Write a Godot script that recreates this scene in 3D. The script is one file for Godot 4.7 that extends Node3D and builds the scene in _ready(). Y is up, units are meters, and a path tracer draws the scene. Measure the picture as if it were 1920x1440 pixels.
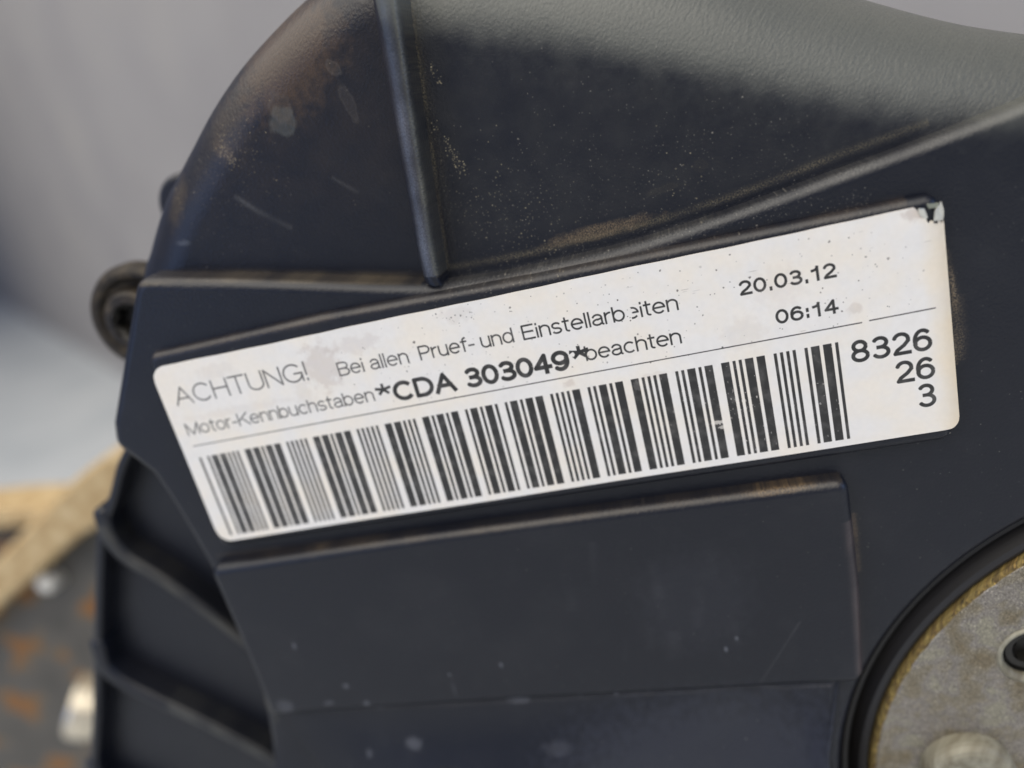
extends Node3D
# An engine timing cover in black plastic with a printed sticker, seen close up.
# Every list of points below is in millimetres in the cover's own plane: x to the right, y up, z out of the cover.

const MM := 0.001
const TILE := 24.0                                   # mm covered by one repeat of the grain relief
const MAP_LOW := Vector2(-82, -74)                   # the dust and sheen map covers this rectangle of the cover
const MAP_SIZE := Vector2(150, 132)
const MAP_W := 1650
const MAP_H := 1452

var rng := RandomNumberGenerator.new()
var plastic: StandardMaterial3D
var inner_plastic: StandardMaterial3D
var used := {}

# ------------------------------------------------------------------ naming

func numbered(called: String) -> String:
	used[called] = used.get(called, -1) + 1
	return called if used[called] == 0 else "%s_%03d" % [called, used[called]]

func thing(called: String, label: String, category: String, at_mm: Vector3, group := "") -> Node3D:
	var o := Node3D.new()
	o.name = numbered(called)
	add_child(o, true)
	o.position = at_mm * MM
	tag(o, label, category, group)
	return o

func tag(o: Node3D, label: String, category: String, group := "") -> void:
	o.set_meta("label", label)
	o.set_meta("category", category)
	if group != "":
		o.set_meta("group", group)

# ------------------------------------------------------------------ mesh building (points in mm, world axes)

class Build:
	var v := PackedVector3Array()
	var n := PackedVector3Array()
	var uv := PackedVector2Array()
	var uv2 := PackedVector2Array()
	var ix := PackedInt32Array()
	func add(p: Vector3, normal: Vector3) -> int:
		v.append(p)
		n.append(normal.normalized())
		return v.size() - 1
	func tri(a: int, b: int, c: int) -> void:
		var face := (v[b] - v[a]).cross(v[c] - v[a])
		if face.dot(n[a] + n[b] + n[c]) > 0.0:       # Godot's front faces run clockwise
			ix.append_array([a, c, b])
		else:
			ix.append_array([a, b, c])
	func quad(a: int, b: int, c: int, d: int) -> void:
		tri(a, b, c)
		tri(a, c, d)

func commit(b: Build, called: String, m: Material, parent: Node3D, own_uv := false) -> MeshInstance3D:
	var at := Vector3.ZERO
	var up: Node = parent
	while up != self and up is Node3D:
		at += (up as Node3D).position / MM
		up = up.get_parent()
	var pos := PackedVector3Array()
	for p in b.v:
		pos.append((p - at) * MM)
	if not own_uv:
		b.uv.clear()
		b.uv2.clear()
		for i in b.v.size():
			var p: Vector3 = b.v[i]
			b.uv.append(Vector2(p.x + 0.8 * p.z, p.y + 0.6 * p.z) / TILE)
			b.uv2.append(Vector2((p.x - MAP_LOW.x) / MAP_SIZE.x, 1.0 - (p.y - MAP_LOW.y) / MAP_SIZE.y))
	var a := []
	a.resize(Mesh.ARRAY_MAX)
	a[Mesh.ARRAY_VERTEX] = pos
	a[Mesh.ARRAY_NORMAL] = b.n
	a[Mesh.ARRAY_TEX_UV] = b.uv
	if b.uv2.size() == pos.size():
		a[Mesh.ARRAY_TEX_UV2] = b.uv2
	a[Mesh.ARRAY_INDEX] = b.ix
	var mesh := ArrayMesh.new()
	mesh.add_surface_from_arrays(Mesh.PRIMITIVE_TRIANGLES, a)
	var o := MeshInstance3D.new()
	o.name = called
	o.mesh = mesh
	o.material_override = null
	mesh.surface_set_material(0, m)
	parent.add_child(o, true)
	return o

func curve(pts: Array, per := 6) -> PackedVector2Array:          # Catmull-Rom through the points
	var out := PackedVector2Array()
	for i in pts.size() - 1:
		var a: Vector2 = pts[maxi(i - 1, 0)]
		var b: Vector2 = pts[i]
		var c: Vector2 = pts[i + 1]
		var d: Vector2 = pts[mini(i + 2, pts.size() - 1)]
		for k in per:
			out.append(b.cubic_interpolate(c, a, d, float(k) / per))
	out.append(pts[-1])
	return out

func rounded(pts: Array, radius: float, step := 2.0) -> PackedVector2Array:   # corners rounded, edges split every few mm
	var out := PackedVector2Array()
	var count := pts.size()
	for i in count:
		var p: Vector2 = pts[i]
		var before: Vector2 = (pts[(i + count - 1) % count] - p)
		var after: Vector2 = (pts[(i + 1) % count] - p)
		var half := absf(before.angle_to(after)) / 2.0
		var cut := minf(radius / maxf(tan(half), 0.05), 0.48 * minf(before.length(), after.length()))
		if half > 1.5:
			out.append(p)
			continue
		var rad := cut * tan(half)
		var centre := p + (before.normalized() + after.normalized()).normalized() * sqrt(cut * cut + rad * rad)
		var from := p + before.normalized() * cut - centre
		var turn := from.angle_to(p + after.normalized() * cut - centre)
		for k in 9:
			out.append(centre + from.rotated(turn * k / 8.0))
	return split(out, step)

func split(loop: PackedVector2Array, step: float) -> PackedVector2Array:
	var out := PackedVector2Array()
	for i in loop.size():
		var a := loop[i]
		var b := loop[(i + 1) % loop.size()]
		var parts := maxi(1, int(a.distance_to(b) / step))
		for k in parts:
			var p := a.lerp(b, float(k) / parts)
			if out.is_empty() or out[-1].distance_to(p) > 0.02:
				out.append(p)
	if out.size() > 2 and out[-1].distance_to(out[0]) < 0.02:
		out.remove_at(out.size() - 1)
	return out

func outward(loop: PackedVector2Array, sign_out: float) -> PackedVector2Array:
	var out := PackedVector2Array()
	var count := loop.size()
	for i in count:
		var e0 := (loop[i] - loop[(i + count - 1) % count]).normalized()
		var e1 := (loop[(i + 1) % count] - loop[i]).normalized()
		var m := Vector2(e0.y + e1.y, -e0.x - e1.x) * sign_out
		out.append(m.normalized())
	return out

# A slab: outline (outer silhouette), front face at z1, back at z0, front edge rounded with radius r; a hole may be cut through it.
func slab(b: Build, outline: PackedVector2Array, z0: float, z1: float, r: float, hole := PackedVector2Array(), hole_r := 0.0) -> void:
	var loops := []
	for which in 2:
		var loop := outline if which == 0 else hole
		if loop.is_empty():
			continue
		var ccw := not Geometry2D.is_polygon_clockwise(loop)   # in y-up axes this test reads the other way round
		var area := 0.0
		for i in loop.size():
			area += loop[i].cross(loop[(i + 1) % loop.size()])
		ccw = area > 0.0
		var out := outward(loop, (1.0 if ccw else -1.0) * (1.0 if which == 0 else -1.0))
		var rad := r if which == 0 else hole_r
		var rings := []
		var segs := 7 if rad > 0.3 else 3
		for s in segs + 2:
			var ang := 0.0
			var z := z0
			var inset := 0.0
			if s > 0:
				ang = (s - 1) * PI / 2.0 / segs
				inset = rad * (1.0 - cos(ang))
				z = z1 - rad + rad * sin(ang)
			var ring := PackedInt32Array()
			for i in loop.size():
				var p := loop[i] - out[i] * inset
				ring.append(b.add(Vector3(p.x, p.y, z), Vector3(out[i].x * cos(ang), out[i].y * cos(ang), sin(ang))))
			rings.append(ring)
		for s in rings.size() - 1:
			for i in loop.size():
				var j := (i + 1) % loop.size()
				b.quad(rings[s][i], rings[s][j], rings[s + 1][j], rings[s + 1][i])
		loops.append(rings[-1])
	var cap := PackedVector2Array()
	var ids := PackedInt32Array()
	for i in outline.size():                          # points that folded over in a tight corner are left out of the front face
		var p: Vector3 = b.v[loops[0][i]]
		var q: Vector3 = b.v[loops[0][(i + 1) % outline.size()]]
		if Vector2(q.x - p.x, q.y - p.y).dot(outline[(i + 1) % outline.size()] - outline[i]) > 0.0001:
			cap.append(Vector2(p.x, p.y))
			ids.append(loops[0][i])
	if loops.size() > 1:
		var inner := PackedVector2Array()
		for id in loops[1]:
			inner.append(Vector2(b.v[id].x, b.v[id].y))
		var bi := 0
		var bo := 0
		var best := 1e9
		for i in inner.size():
			for o in cap.size():
				if cap[o].distance_to(inner[i]) < best:
					best = cap[o].distance_to(inner[i])
					bi = i
					bo = o
		var in_ids: PackedInt32Array = loops[1]
		var a0 := 0.0
		var a1 := 0.0
		for i in cap.size():
			a0 += cap[i].cross(cap[(i + 1) % cap.size()])
		for i in inner.size():
			a1 += inner[i].cross(inner[(i + 1) % inner.size()])
		var dir := -1 if a0 * a1 > 0.0 else 1
		var joined := PackedVector2Array()
		var jid := PackedInt32Array()
		for k in cap.size() + 1:
			joined.append(cap[(bo + k) % cap.size()])
			jid.append(ids[(bo + k) % cap.size()])
		var slit := (inner[bi] - cap[bo]).orthogonal().normalized() * 0.002
		if slit.dot(cap[(bo + cap.size() - 1) % cap.size()] - cap[bo]) < 0.0:
			slit = -slit
		joined[-1] += slit
		for k in inner.size() + 1:
			var i := posmod(bi + dir * k, inner.size())
			joined.append(inner[i] + (slit if k == 0 else Vector2.ZERO))
			jid.append(in_ids[i])
		cap = joined
		ids = jid
	var t := Geometry2D.triangulate_polygon(cap)
	if t.is_empty():
		push_warning("cap not filled")
	var flat := {}
	for id in ids:
		if not flat.has(id):
			flat[id] = b.add(b.v[id], Vector3(0, 0, 1))
	for k in range(0, t.size(), 3):
		b.tri(flat[ids[t[k]]], flat[ids[t[k + 1]]], flat[ids[t[k + 2]]])

# A turned shape: profile of (radius, z), about the z axis at c. lobes > 0 gives a six-lobed socket.
func lathe(b: Build, c: Vector2, profile: Array, segs := 64, lobes := 0.0, wobble := 0.0) -> void:
	for s in profile.size() - 1:
		var p: Vector2 = profile[s]
		var q: Vector2 = profile[s + 1]
		var nr := Vector2(-(q.y - p.y), q.x - p.x)             # (radial, z) across the run; the profile runs inwards
		nr = Vector2(q.y - p.y, p.x - q.x).normalized()
		var ring := [PackedInt32Array(), PackedInt32Array()]
		for e in 2:
			var w: Vector2 = [p, q][e]
			for k in segs:
				var a := TAU * k / segs
				var rr := w.x * (1.0 + lobes * cos(6.0 * a)) + wobble * (sin(a * 37.0) + sin(a * 61.0 + 1.0) + sin(a * 23.0 + 2.0)) * (1.0 if w.x > 1.0 else 0.0)
				ring[e].append(b.add(Vector3(c.x + rr * cos(a), c.y + rr * sin(a), w.y), Vector3(cos(a) * nr.x, sin(a) * nr.x, nr.y)))
		for k in segs:
			var j := (k + 1) % segs
			b.quad(ring[0][k], ring[0][j], ring[1][j], ring[1][k])

# A bar along a polyline in the cover's plane
func bar_outline(mid: PackedVector2Array, half: Array, round_ends := false) -> PackedVector2Array:
	var left := PackedVector2Array()
	var right := PackedVector2Array()
	for i in mid.size():
		var d := (mid[mini(i + 1, mid.size() - 1)] - mid[maxi(i - 1, 0)]).normalized()
		var t := float(i) / (mid.size() - 1) * (half.size() - 1)
		var h: float = lerpf(half[int(t)], half[mini(int(t) + 1, half.size() - 1)], t - int(t))
		left.append(mid[i] + Vector2(-d.y, d.x) * h)
		right.append(mid[i] - Vector2(-d.y, d.x) * h)
	right.reverse()
	if round_ends:
		for e in 2:
			var c := (left[-1] + right[0]) / 2.0 if e == 0 else (left[0] + right[-1]) / 2.0
			var from := (left[-1] if e == 0 else right[-1]) - c
			for k in range(1, 8):
				var p := c + from.rotated(-PI * k / 8.0)
				if e == 0:
					left.append(p)
				else:
					right.append(p)
			if e == 0:
				left.append_array(right)
				right = left
		return right
	left.append_array(right)
	return left

# ------------------------------------------------------------------ textures

func noise(seed_no: int, freq: float, octaves := 3) -> FastNoiseLite:
	var f := FastNoiseLite.new()
	f.seed = seed_no
	f.noise_type = FastNoiseLite.TYPE_SIMPLEX_SMOOTH
	f.frequency = freq
	f.fractal_octaves = octaves
	return f

func tiled(seed_no: int, freq: float, octaves := 3, size := 1024) -> ImageTexture:
	var im := noise(seed_no, freq, octaves).get_seamless_image(size, size)
	return ImageTexture.create_from_image(im)

# --- lettering: a plain grotesque, as strokes in a box 100 high
# "L" polyline; "A" arc: centre, radii, start and end angle
func glyphs() -> Dictionary:
	return {
		"A": [84, ["L", 0, 0, 42, 100, 84, 0], ["L", 14, 34, 70, 34]],
		"B": [66, ["L", 38, 53, 0, 53], ["L", 38, 100, 0, 100, 0, 0, 40, 0], ["A", 38, 76.5, 26, 23.5, 90, -90], ["A", 39, 26.5, 28, 26.5, 90, -90]],
		"C": [84, ["A", 44, 50, 44, 50, 40, 320]],
		"D": [76, ["L", 34, 0, 0, 0, 0, 100, 34, 100], ["A", 32, 50, 44, 50, 90, -90]],
		"E": [62, ["L", 62, 0, 0, 0, 0, 100, 60, 100], ["L", 0, 53, 56, 53]],
		"G": [88, ["A", 44, 50, 44, 50, 40, 338], ["L", 52, 46, 87, 46, 87, 2]],
		"H": [74, ["L", 0, 0, 0, 100], ["L", 74, 0, 74, 100], ["L", 0, 53, 74, 53]],
		"K": [72, ["L", 0, 0, 0, 100], ["L", 68, 100, 0, 36], ["L", 26, 60, 74, 0]],
		"M": [88, ["L", 0, 0, 0, 100, 44, 0, 88, 100, 88, 0]],
		"N": [74, ["L", 0, 0, 0, 100, 74, 0, 74, 100]],
		"P": [64, ["L", 0, 0, 0, 100, 38, 100], ["L", 0, 46, 38, 46], ["A", 37, 73, 27, 27, 90, -90]],
		"T": [74, ["L", 0, 100, 74, 100], ["L", 37, 100, 37, 0]],
		"U": [72, ["L", 0, 100, 0, 34], ["A", 36, 34, 36, 34, 180, 360], ["L", 72, 34, 72, 100]],
		"a": [54, ["A", 26, 51, 24, 23, 165, 0], ["L", 50, 51, 50, 10], ["A", 56, 10, 6, 9, 180, 270], ["A", 24, 20, 24, 20, 75, 335], ["L", 30, 39, 50, 45]],
		"b": [58, ["L", 0, 0, 0, 100], ["A", 29, 37, 29, 37, 0, 360]],
		"c": [54, ["A", 30, 37, 30, 37, 45, 315]],
		"d": [58, ["L", 58, 0, 58, 100], ["A", 29, 37, 29, 37, 0, 360]],
		"e": [60, ["A", 30, 37, 30, 37, 0, 318], ["L", 0, 39, 60, 39]],
		"f": [30, ["L", 12, 0, 12, 82], ["A", 30, 82, 18, 18, 180, 90], ["L", 0, 73, 30, 73]],
		"h": [52, ["L", 0, 0, 0, 100], ["A", 26, 47, 26, 27, 180, 0], ["L", 52, 47, 52, 0]],
		"i": [4, ["L", 2, 0, 2, 67], ["L", 2, 95, 2, 98]],
		"l": [4, ["L", 2, 0, 2, 100]],
		"n": [52, ["L", 0, 0, 0, 74], ["A", 26, 47, 26, 27, 180, 0], ["L", 52, 47, 52, 0]],
		"o": [60, ["A", 30, 37, 30, 37, 0, 360]],
		"r": [28, ["L", 0, 0, 0, 74], ["A", 28, 44, 28, 29, 180, 85]],
		"s": [48, ["A", 24, 55, 22, 19, 25, 270], ["A", 24, 18, 24, 18, 90, -155]],
		"t": [30, ["L", 12, 96, 12, 16], ["A", 27, 16, 15, 16, 180, 275], ["L", 0, 74, 30, 74]],
		"u": [52, ["L", 0, 74, 0, 27], ["A", 26, 27, 26, 27, 180, 360], ["L", 52, 74, 52, 0]],
		"-": [28, ["L", 0, 36, 28, 36]],
		"!": [6, ["L", 3, 100, 3, 32], ["L", 3, 0, 3, 6]],
		"*": [44, ["L", 22, 78, 22, 104], ["L", 22, 78, -2, 86], ["L", 22, 78, 46, 86], ["L", 22, 78, 7, 57], ["L", 22, 78, 37, 57]],
		".": [10, ["L", 5, -4, 5, 8]],
		":": [10, ["L", 5, 6, 5, 18], ["L", 5, 56, 5, 68]],
		"0": [60, ["A", 30, 50, 30, 50, 0, 360]],
		"1": [46, ["L", 34, 0, 34, 100], ["L", 6, 76, 22, 80, 30, 88, 34, 100]],
		"2": [60, ["A", 30, 71, 28, 29, 170, -25], ["L", 55, 59, 40, 40, 12, 18, 2, 0, 60, 0]],
		"3": [60, ["A", 29, 76, 26, 24, 158, -90], ["A", 30, 26, 30, 26, 90, -158], ["L", 22, 52, 32, 52]],
		"4": [64, ["L", 46, 0, 46, 100, 0, 30, 64, 30]],
		"6": [60, ["A", 30, 32, 30, 32, 0, 360], ["A", 32, 50, 32, 50, 205, 45]],
		"8": [60, ["A", 30, 75.5, 25, 24.5, 0, 360], ["A", 30, 26, 30, 26, 0, 360]],
		"9": [60, ["A", 30, 68, 30, 32, 0, 360], ["A", 28, 50, 32, 50, 25, -135]],
	}

const LABEL_LOW := Vector2(-54.15, -15.6)
const LABEL_SIZE := Vector2(95.7, 26.2)
const LABEL_W := 2048
const LABEL_H := 561
var ink := PackedFloat32Array()

func spot(p: Vector2) -> Vector2:                    # mm on the sticker to texture pixels
	return Vector2((p.x - LABEL_LOW.x) / LABEL_SIZE.x * LABEL_W, (1.0 - (p.y - LABEL_LOW.y) / LABEL_SIZE.y) * LABEL_H)

func stroke(a: Vector2, b: Vector2, width: float, round_a: bool, round_b: bool, dark: float) -> void:   # mm
	var k := LABEL_W / LABEL_SIZE.x
	var pa := spot(a)
	var pb := spot(b)
	var w := width * k / 2.0
	var d := pb - pa
	var length := maxf(d.length(), 0.001)
	d /= length
	var x0 := maxi(0, int(minf(pa.x, pb.x) - w - 2.0))
	var x1 := mini(LABEL_W - 1, int(maxf(pa.x, pb.x) + w + 2.0))
	var y0 := maxi(0, int(minf(pa.y, pb.y) - w - 2.0))
	var y1 := mini(LABEL_H - 1, int(maxf(pa.y, pb.y) + w + 2.0))
	for y in range(y0, y1 + 1):
		for x in range(x0, x1 + 1):
			var q := Vector2(x + 0.5, y + 0.5) - pa
			var t := q.dot(d)
			var s := absf(q.cross(d))
			var c := clampf(w - s + 0.5, 0.0, 1.0)
			if t < 0.0:
				c = clampf(w - q.length() + 0.5, 0.0, 1.0) if round_a else c * clampf(t + 0.5, 0.0, 1.0)
			elif t > length:
				c = clampf(w - (q - d * length).length() + 0.5, 0.0, 1.0) if round_b else c * clampf(length - t + 0.5, 0.0, 1.0)
			var i := y * LABEL_W + x
			if c * dark > ink[i]:
				ink[i] = c * dark

func write(text: String, x0: float, x1: float, y: float, high: float, width: float, dark := 1.0, gap := 17.0) -> void:
	var g := glyphs()
	var total := 0.0
	for ch in text:
		total += 34.0 if ch == " " else float(g[ch][0]) + gap
	total -= gap
	var k := (x1 - x0 - width) / total
	var ky := (high - width) / 100.0
	var at := x0 + width / 2.0
	for ch in text:
		if ch == " ":
			at += 34.0 * k
			continue
		for part in g[ch].slice(1):
			var pts := PackedVector2Array()
			if part[0] == "L":
				for i in range(1, part.size(), 2):
					pts.append(Vector2(part[i], part[i + 1]))
			else:
				var steps := 20
				for i in steps + 1:
					var a := deg_to_rad(lerpf(part[5], part[6], float(i) / steps))
					pts.append(Vector2(part[1] + part[3] * cos(a), part[2] + part[4] * sin(a)))
			for i in pts.size():
				pts[i] = Vector2(at + pts[i].x * k, y + width / 2.0 + pts[i].y * ky)
			# straight ends reach the full height of the letter
			for i in pts.size() - 1:
				var a := pts[i]
				var b := pts[i + 1]
				var d := (b - a).normalized() * width / 2.0
				if part[0] == "L" and i == 0:
					a -= d
				if part[0] == "L" and i == pts.size() - 2:
					b += d
				stroke(a, b, width, i > 0, i < pts.size() - 2, dark)
		at += (float(g[ch][0]) + gap) * k

func wipe(c: Vector2, r: Vector2, seed_no: int, strength := 1.0) -> void:   # print that has come off
	var f := noise(seed_no, 0.12, 2)
	var p := spot(c)
	var k := LABEL_W / LABEL_SIZE.x
	for y in range(maxi(0, int(p.y - r.y * k * 1.4)), mini(LABEL_H, int(p.y + r.y * k * 1.4))):
		for x in range(maxi(0, int(p.x - r.x * k * 1.4)), mini(LABEL_W, int(p.x + r.x * k * 1.4))):
			var q := Vector2((x - p.x) / (r.x * k), (y - p.y) / (r.y * k)).length() + 0.5 * f.get_noise_2d(x, y)
			if q < 1.0:
				ink[y * LABEL_W + x] *= 1.0 - strength * clampf((1.0 - q) * 8.0, 0.0, 1.0)

func label_texture() -> ImageTexture:
	ink.resize(LABEL_W * LABEL_H)
	write("ACHTUNG!", -52.2, -33.1, 4.92, 2.52, 0.23, 0.8)
	write("Bei allen", -29.1, -19.75, 4.6, 1.83, 0.2, 0.85)
	write("Pruef- und", -18.3, -6.4, 4.6, 1.83, 0.2, 0.92)
	write("Einstellarbeiten", -5.3, 13.0, 4.58, 1.85, 0.21, 1.0)
	write("Motor-Kennbuchstaben", -52.35, -25.55, 0.62, 1.78, 0.19, 0.85)
	write("*", -25.1, -23.2, -0.05, 2.6, 0.36, 1.0)
	write("CDA", -22.98, -14.85, -0.05, 2.62, 0.52, 1.0, 22.0)
	write("303049", -13.6, -0.55, -0.05, 2.58, 0.52, 1.0, 20.0)
	write("*", -0.3, 1.85, -0.1, 2.65, 0.42, 1.0)
	write("beachten", 1.42, 12.65, 0.6, 1.85, 0.21, 1.0)
	write("20.03.12", 19.8, 30.15, 4.78, 1.68, 0.29, 1.0, 26.0)
	write("06:14", 23.2, 29.9, 0.7, 1.68, 0.29, 1.0, 26.0)
	write("8326", 30.6, 39.1, -5.5, 2.66, 0.42, 1.0, 24.0)
	write("26", 35.0, 39.15, -8.85, 2.64, 0.42, 1.0, 24.0)
	write("3", 37.05, 39.0, -12.25, 2.86, 0.42)
	stroke(Vector2(-52.3, -0.93), Vector2(32.15, -0.9), 0.13, false, false, 0.9)
	stroke(Vector2(32.9, -0.84), Vector2(39.75, -0.78), 0.13, false, false, 0.9)
	# the bar code: nine elements a character, three of them wide
	var table := {"0": "nnnwwnwnn", "2": "nnwwnnnnw", "3": "wnwwnnnnn", "4": "nnnwwnnnw", "6": "nnwwwnnnn", "8": "wnnwnnwnn", "9": "nnwwnnwnn", "*": "nwnnwnwnn"}
	var code := "*03030498326263*"
	var wide := 2.75
	var units := code.length() * (6.0 + 3.0 * wide + 1.0) - 1.0
	var u := (29.42 + 52.15) / units
	var x := -52.15
	for ch in code:
		for i in 9:
			var w := u * (wide if table[ch][i] == "w" else 1.0)
			if i % 2 == 0:
				var mid := x + w / 2.0 - 0.88 * sin(PI * (x + 52.15) / 81.57)    # the printer stretched the code a little
				stroke(Vector2(mid, -2.66), Vector2(mid, -14.66), w, false, false, 1.0)
			x += w
		x += u
	# worn print
	wipe(Vector2(7.45, 5.3), Vector2(0.42, 0.7), 5)
	wipe(Vector2(-0.05, 1.75), Vector2(0.24, 0.3), 6)
	wipe(Vector2(14.9, -9.9), Vector2(0.9, 0.28), 7, 0.75)
	wipe(Vector2(15.6, -10.6), Vector2(0.7, 0.22), 8, 0.7)
	wipe(Vector2(0.3, -9.2), Vector2(0.8, 0.9), 9, 0.22)
	wipe(Vector2(6.6, -3.5), Vector2(0.5, 0.7), 10, 0.2)
	for i in 150:
		var c := Vector2(rng.randf_range(9.0, 29.0), rng.randf_range(-14.5, -3.0)) if i < 95 else Vector2(17.6 + rng.randfn(0, 0.9), -7.3 + rng.randfn(0, 1.9))
		wipe(c, Vector2(rng.randf_range(0.03, 0.12), rng.randf_range(0.03, 0.16)), 20 + i, rng.randf_range(0.2, 0.7))
	# paper
	var big := noise(71, 0.006, 4)
	var mid := noise(72, 0.045, 3)
	var rub := noise(73, 0.02, 4)
	var bytes := PackedByteArray()
	bytes.resize(LABEL_W * LABEL_H * 3)
	var i := 0
	for y in LABEL_H:
		for px in LABEL_W:
			var n := big.get_noise_2d(px, y)
			var m := mid.get_noise_2d(px, y)
			var k := 1.0 + 0.025 * n + 0.012 * m
			var warm := clampf(0.35 + 1.2 * n, 0.0, 1.0)
			if px > 1985:
				warm += (px - 1985) / 24.0  # beige dirt at the right edge, with the curl's shade painted in
			var c := ink[i]
			if c > 0.0:
				c *= lerpf(0.84, 1.0, smoothstep(0.0, 900.0, px)) * clampf(0.97 + 0.25 * rub.get_noise_2d(px, y), 0.0, 1.0)
			bytes[i * 3] = int(clampf(lerpf(227.0 * k - 1.0 * warm, 40.0, c), 0, 255))
			bytes[i * 3 + 1] = int(clampf(lerpf(223.0 * k - 5.0 * warm, 39.0, c), 0, 255))
			bytes[i * 3 + 2] = int(clampf(lerpf(217.0 * k - 12.0 * warm, 38.0, c), 0, 255))
			i += 1
	var im := Image.create_from_data(LABEL_W, LABEL_H, false, Image.FORMAT_RGB8, bytes)
	# grime: pinkish wipe marks and dark specks
	for s in [[-31.0, 6.3, 2.6, 3.2, 0.15], [-44.0, 2.9, 8.0, 0.6, 0.05], [-26.0, 8.2, 3.5, 1.2, 0.09], [-34.5, 3.2, 1.2, 2.2, 0.06], [-1.2, -1.75, 0.75, 0.55, 0.16], [31.6, 0.9, 0.9, 0.8, 0.13], [9.0, -2.6, 1.6, 0.5, 0.07], [19.5, 0.4, 2.5, 2.0, 0.05], [-12.5, 9.3, 2.2, 1.0, 0.07], [24.0, 5.0, 3.0, 2.5, 0.04], [-45.0, 8.5, 3.0, 1.0, 0.05], [38.6, 9.8, 1.4, 0.8, 0.2]]:
		smear(im, Vector2(s[0], s[1]), Vector2(s[2], s[3]), Color(0.52, 0.42, 0.36), s[4])
	for k in 250:
		var c := Vector2(rng.randf_range(-34.0, 39.0), rng.randf_range(-1.0, 10.2)) if k < 230 else (Vector2(-12.5 + rng.randfn(0, 1.3), 9.0 + rng.randfn(0, 0.5)) if k < 275 else Vector2(rng.randf_range(-50.0, 40.5), rng.randf_range(-15.0, 10.0)))
		smear(im, c, Vector2.ONE * rng.randf_range(0.04, 0.1) * (1.7 if rng.randf() < 0.06 else 1.0), Color(0.22, 0.2, 0.18), rng.randf_range(0.15, 0.75))
	for k in 16:
		smear(im, Vector2(rng.randf_range(4.0, 40.0), rng.randf_range(-3.5, 9.5)), Vector2(rng.randf_range(0.08, 0.7), 0.05), Color(0.35, 0.32, 0.3), rng.randf_range(0.08, 0.25))
	return ImageTexture.create_from_image(im)

func smear(im: Image, c: Vector2, r: Vector2, tint: Color, strength: float) -> void:
	var p := spot(c)
	var k := LABEL_W / LABEL_SIZE.x
	var f := noise(int(c.x * 31.0 + c.y * 7.0), 0.035 if r.x > 0.5 else 0.15, 3)
	for y in range(maxi(0, int(p.y - r.y * k * 1.5 - 1)), mini(LABEL_H, int(p.y + r.y * k * 1.5 + 2))):
		for x in range(maxi(0, int(p.x - r.x * k * 1.5 - 1)), mini(LABEL_W, int(p.x + r.x * k * 1.5 + 2))):
			var q := Vector2((x - p.x) / (r.x * k), (y - p.y) / (r.y * k)).length() + 0.55 * f.get_noise_2d(x, y)
			var a := strength * clampf((1.1 - q) * 2.2, 0.0, 1.0)
			if a > 0.0:
				im.set_pixel(x, y, im.get_pixel(x, y).lerp(tint, a))

# --- the map of dust and painted sheen on the cover: colour in rgb, cover in alpha
var dust_sheen_rgb := PackedByteArray()

func dab(px: int, py: int, tint: Color, a: float) -> void:
	if px < 0 or py < 0 or px >= MAP_W or py >= MAP_H or a <= 0.003:
		return
	var i := (py * MAP_W + px) * 4
	var old := dust_sheen_rgb[i + 3] / 255.0
	var both := a + old * (1.0 - a)
	var share := a / both
	dust_sheen_rgb[i] = int(lerpf(dust_sheen_rgb[i], tint.r * 255.0, share))
	dust_sheen_rgb[i + 1] = int(lerpf(dust_sheen_rgb[i + 1], tint.g * 255.0, share))
	dust_sheen_rgb[i + 2] = int(lerpf(dust_sheen_rgb[i + 2], tint.b * 255.0, share))
	dust_sheen_rgb[i + 3] = int(both * 255.0)

func on_map(p: Vector2) -> Vector2:
	return Vector2((p.x - MAP_LOW.x) / MAP_SIZE.x * MAP_W, (1.0 - (p.y - MAP_LOW.y) / MAP_SIZE.y) * MAP_H)

# dust, wear and painted sheen along a line: pts in mm, width in mm
func dust_sheen_line(pts: Array, width: float, strength: float, tint: Color, seed_no: int, grain := 0.8, inner_edge := 1.0) -> void:
	var fine := noise(seed_no, 0.35, 2)
	var coarse := noise(seed_no + 1, 0.012, 3)
	var k := MAP_W / MAP_SIZE.x
	for i in pts.size() - 1:
		var a := on_map(pts[i])
		var b := on_map(pts[i + 1])
		var d := b - a
		var length := d.length()
		d /= length
		var w := width * k
		for y in range(int(minf(a.y, b.y) - w * 2.0), int(maxf(a.y, b.y) + w * 2.0) + 1):
			for x in range(int(minf(a.x, b.x) - w * 2.0), int(maxf(a.x, b.x) + w * 2.0) + 1):
				var q := Vector2(x, y) - a
				var t := q.dot(d)
				if t < (0.0 if i > 0 else -w) or t > length:
					continue
				var s := q.cross(d) / w
				if absf(s) > 2.0:
					continue
				if s < 0.0:
					s *= inner_edge
				var v := strength * exp(-s * s * 1.6) * clampf(0.75 + 0.8 * coarse.get_noise_2d(x, y), 0.0, 1.3)
				v *= clampf(1.0 - grain + grain * (0.5 + 1.6 * fine.get_noise_2d(x, y)), 0.0, 1.5)
				dab(x, y, tint, clampf(v, 0.0, 0.95))

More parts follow.
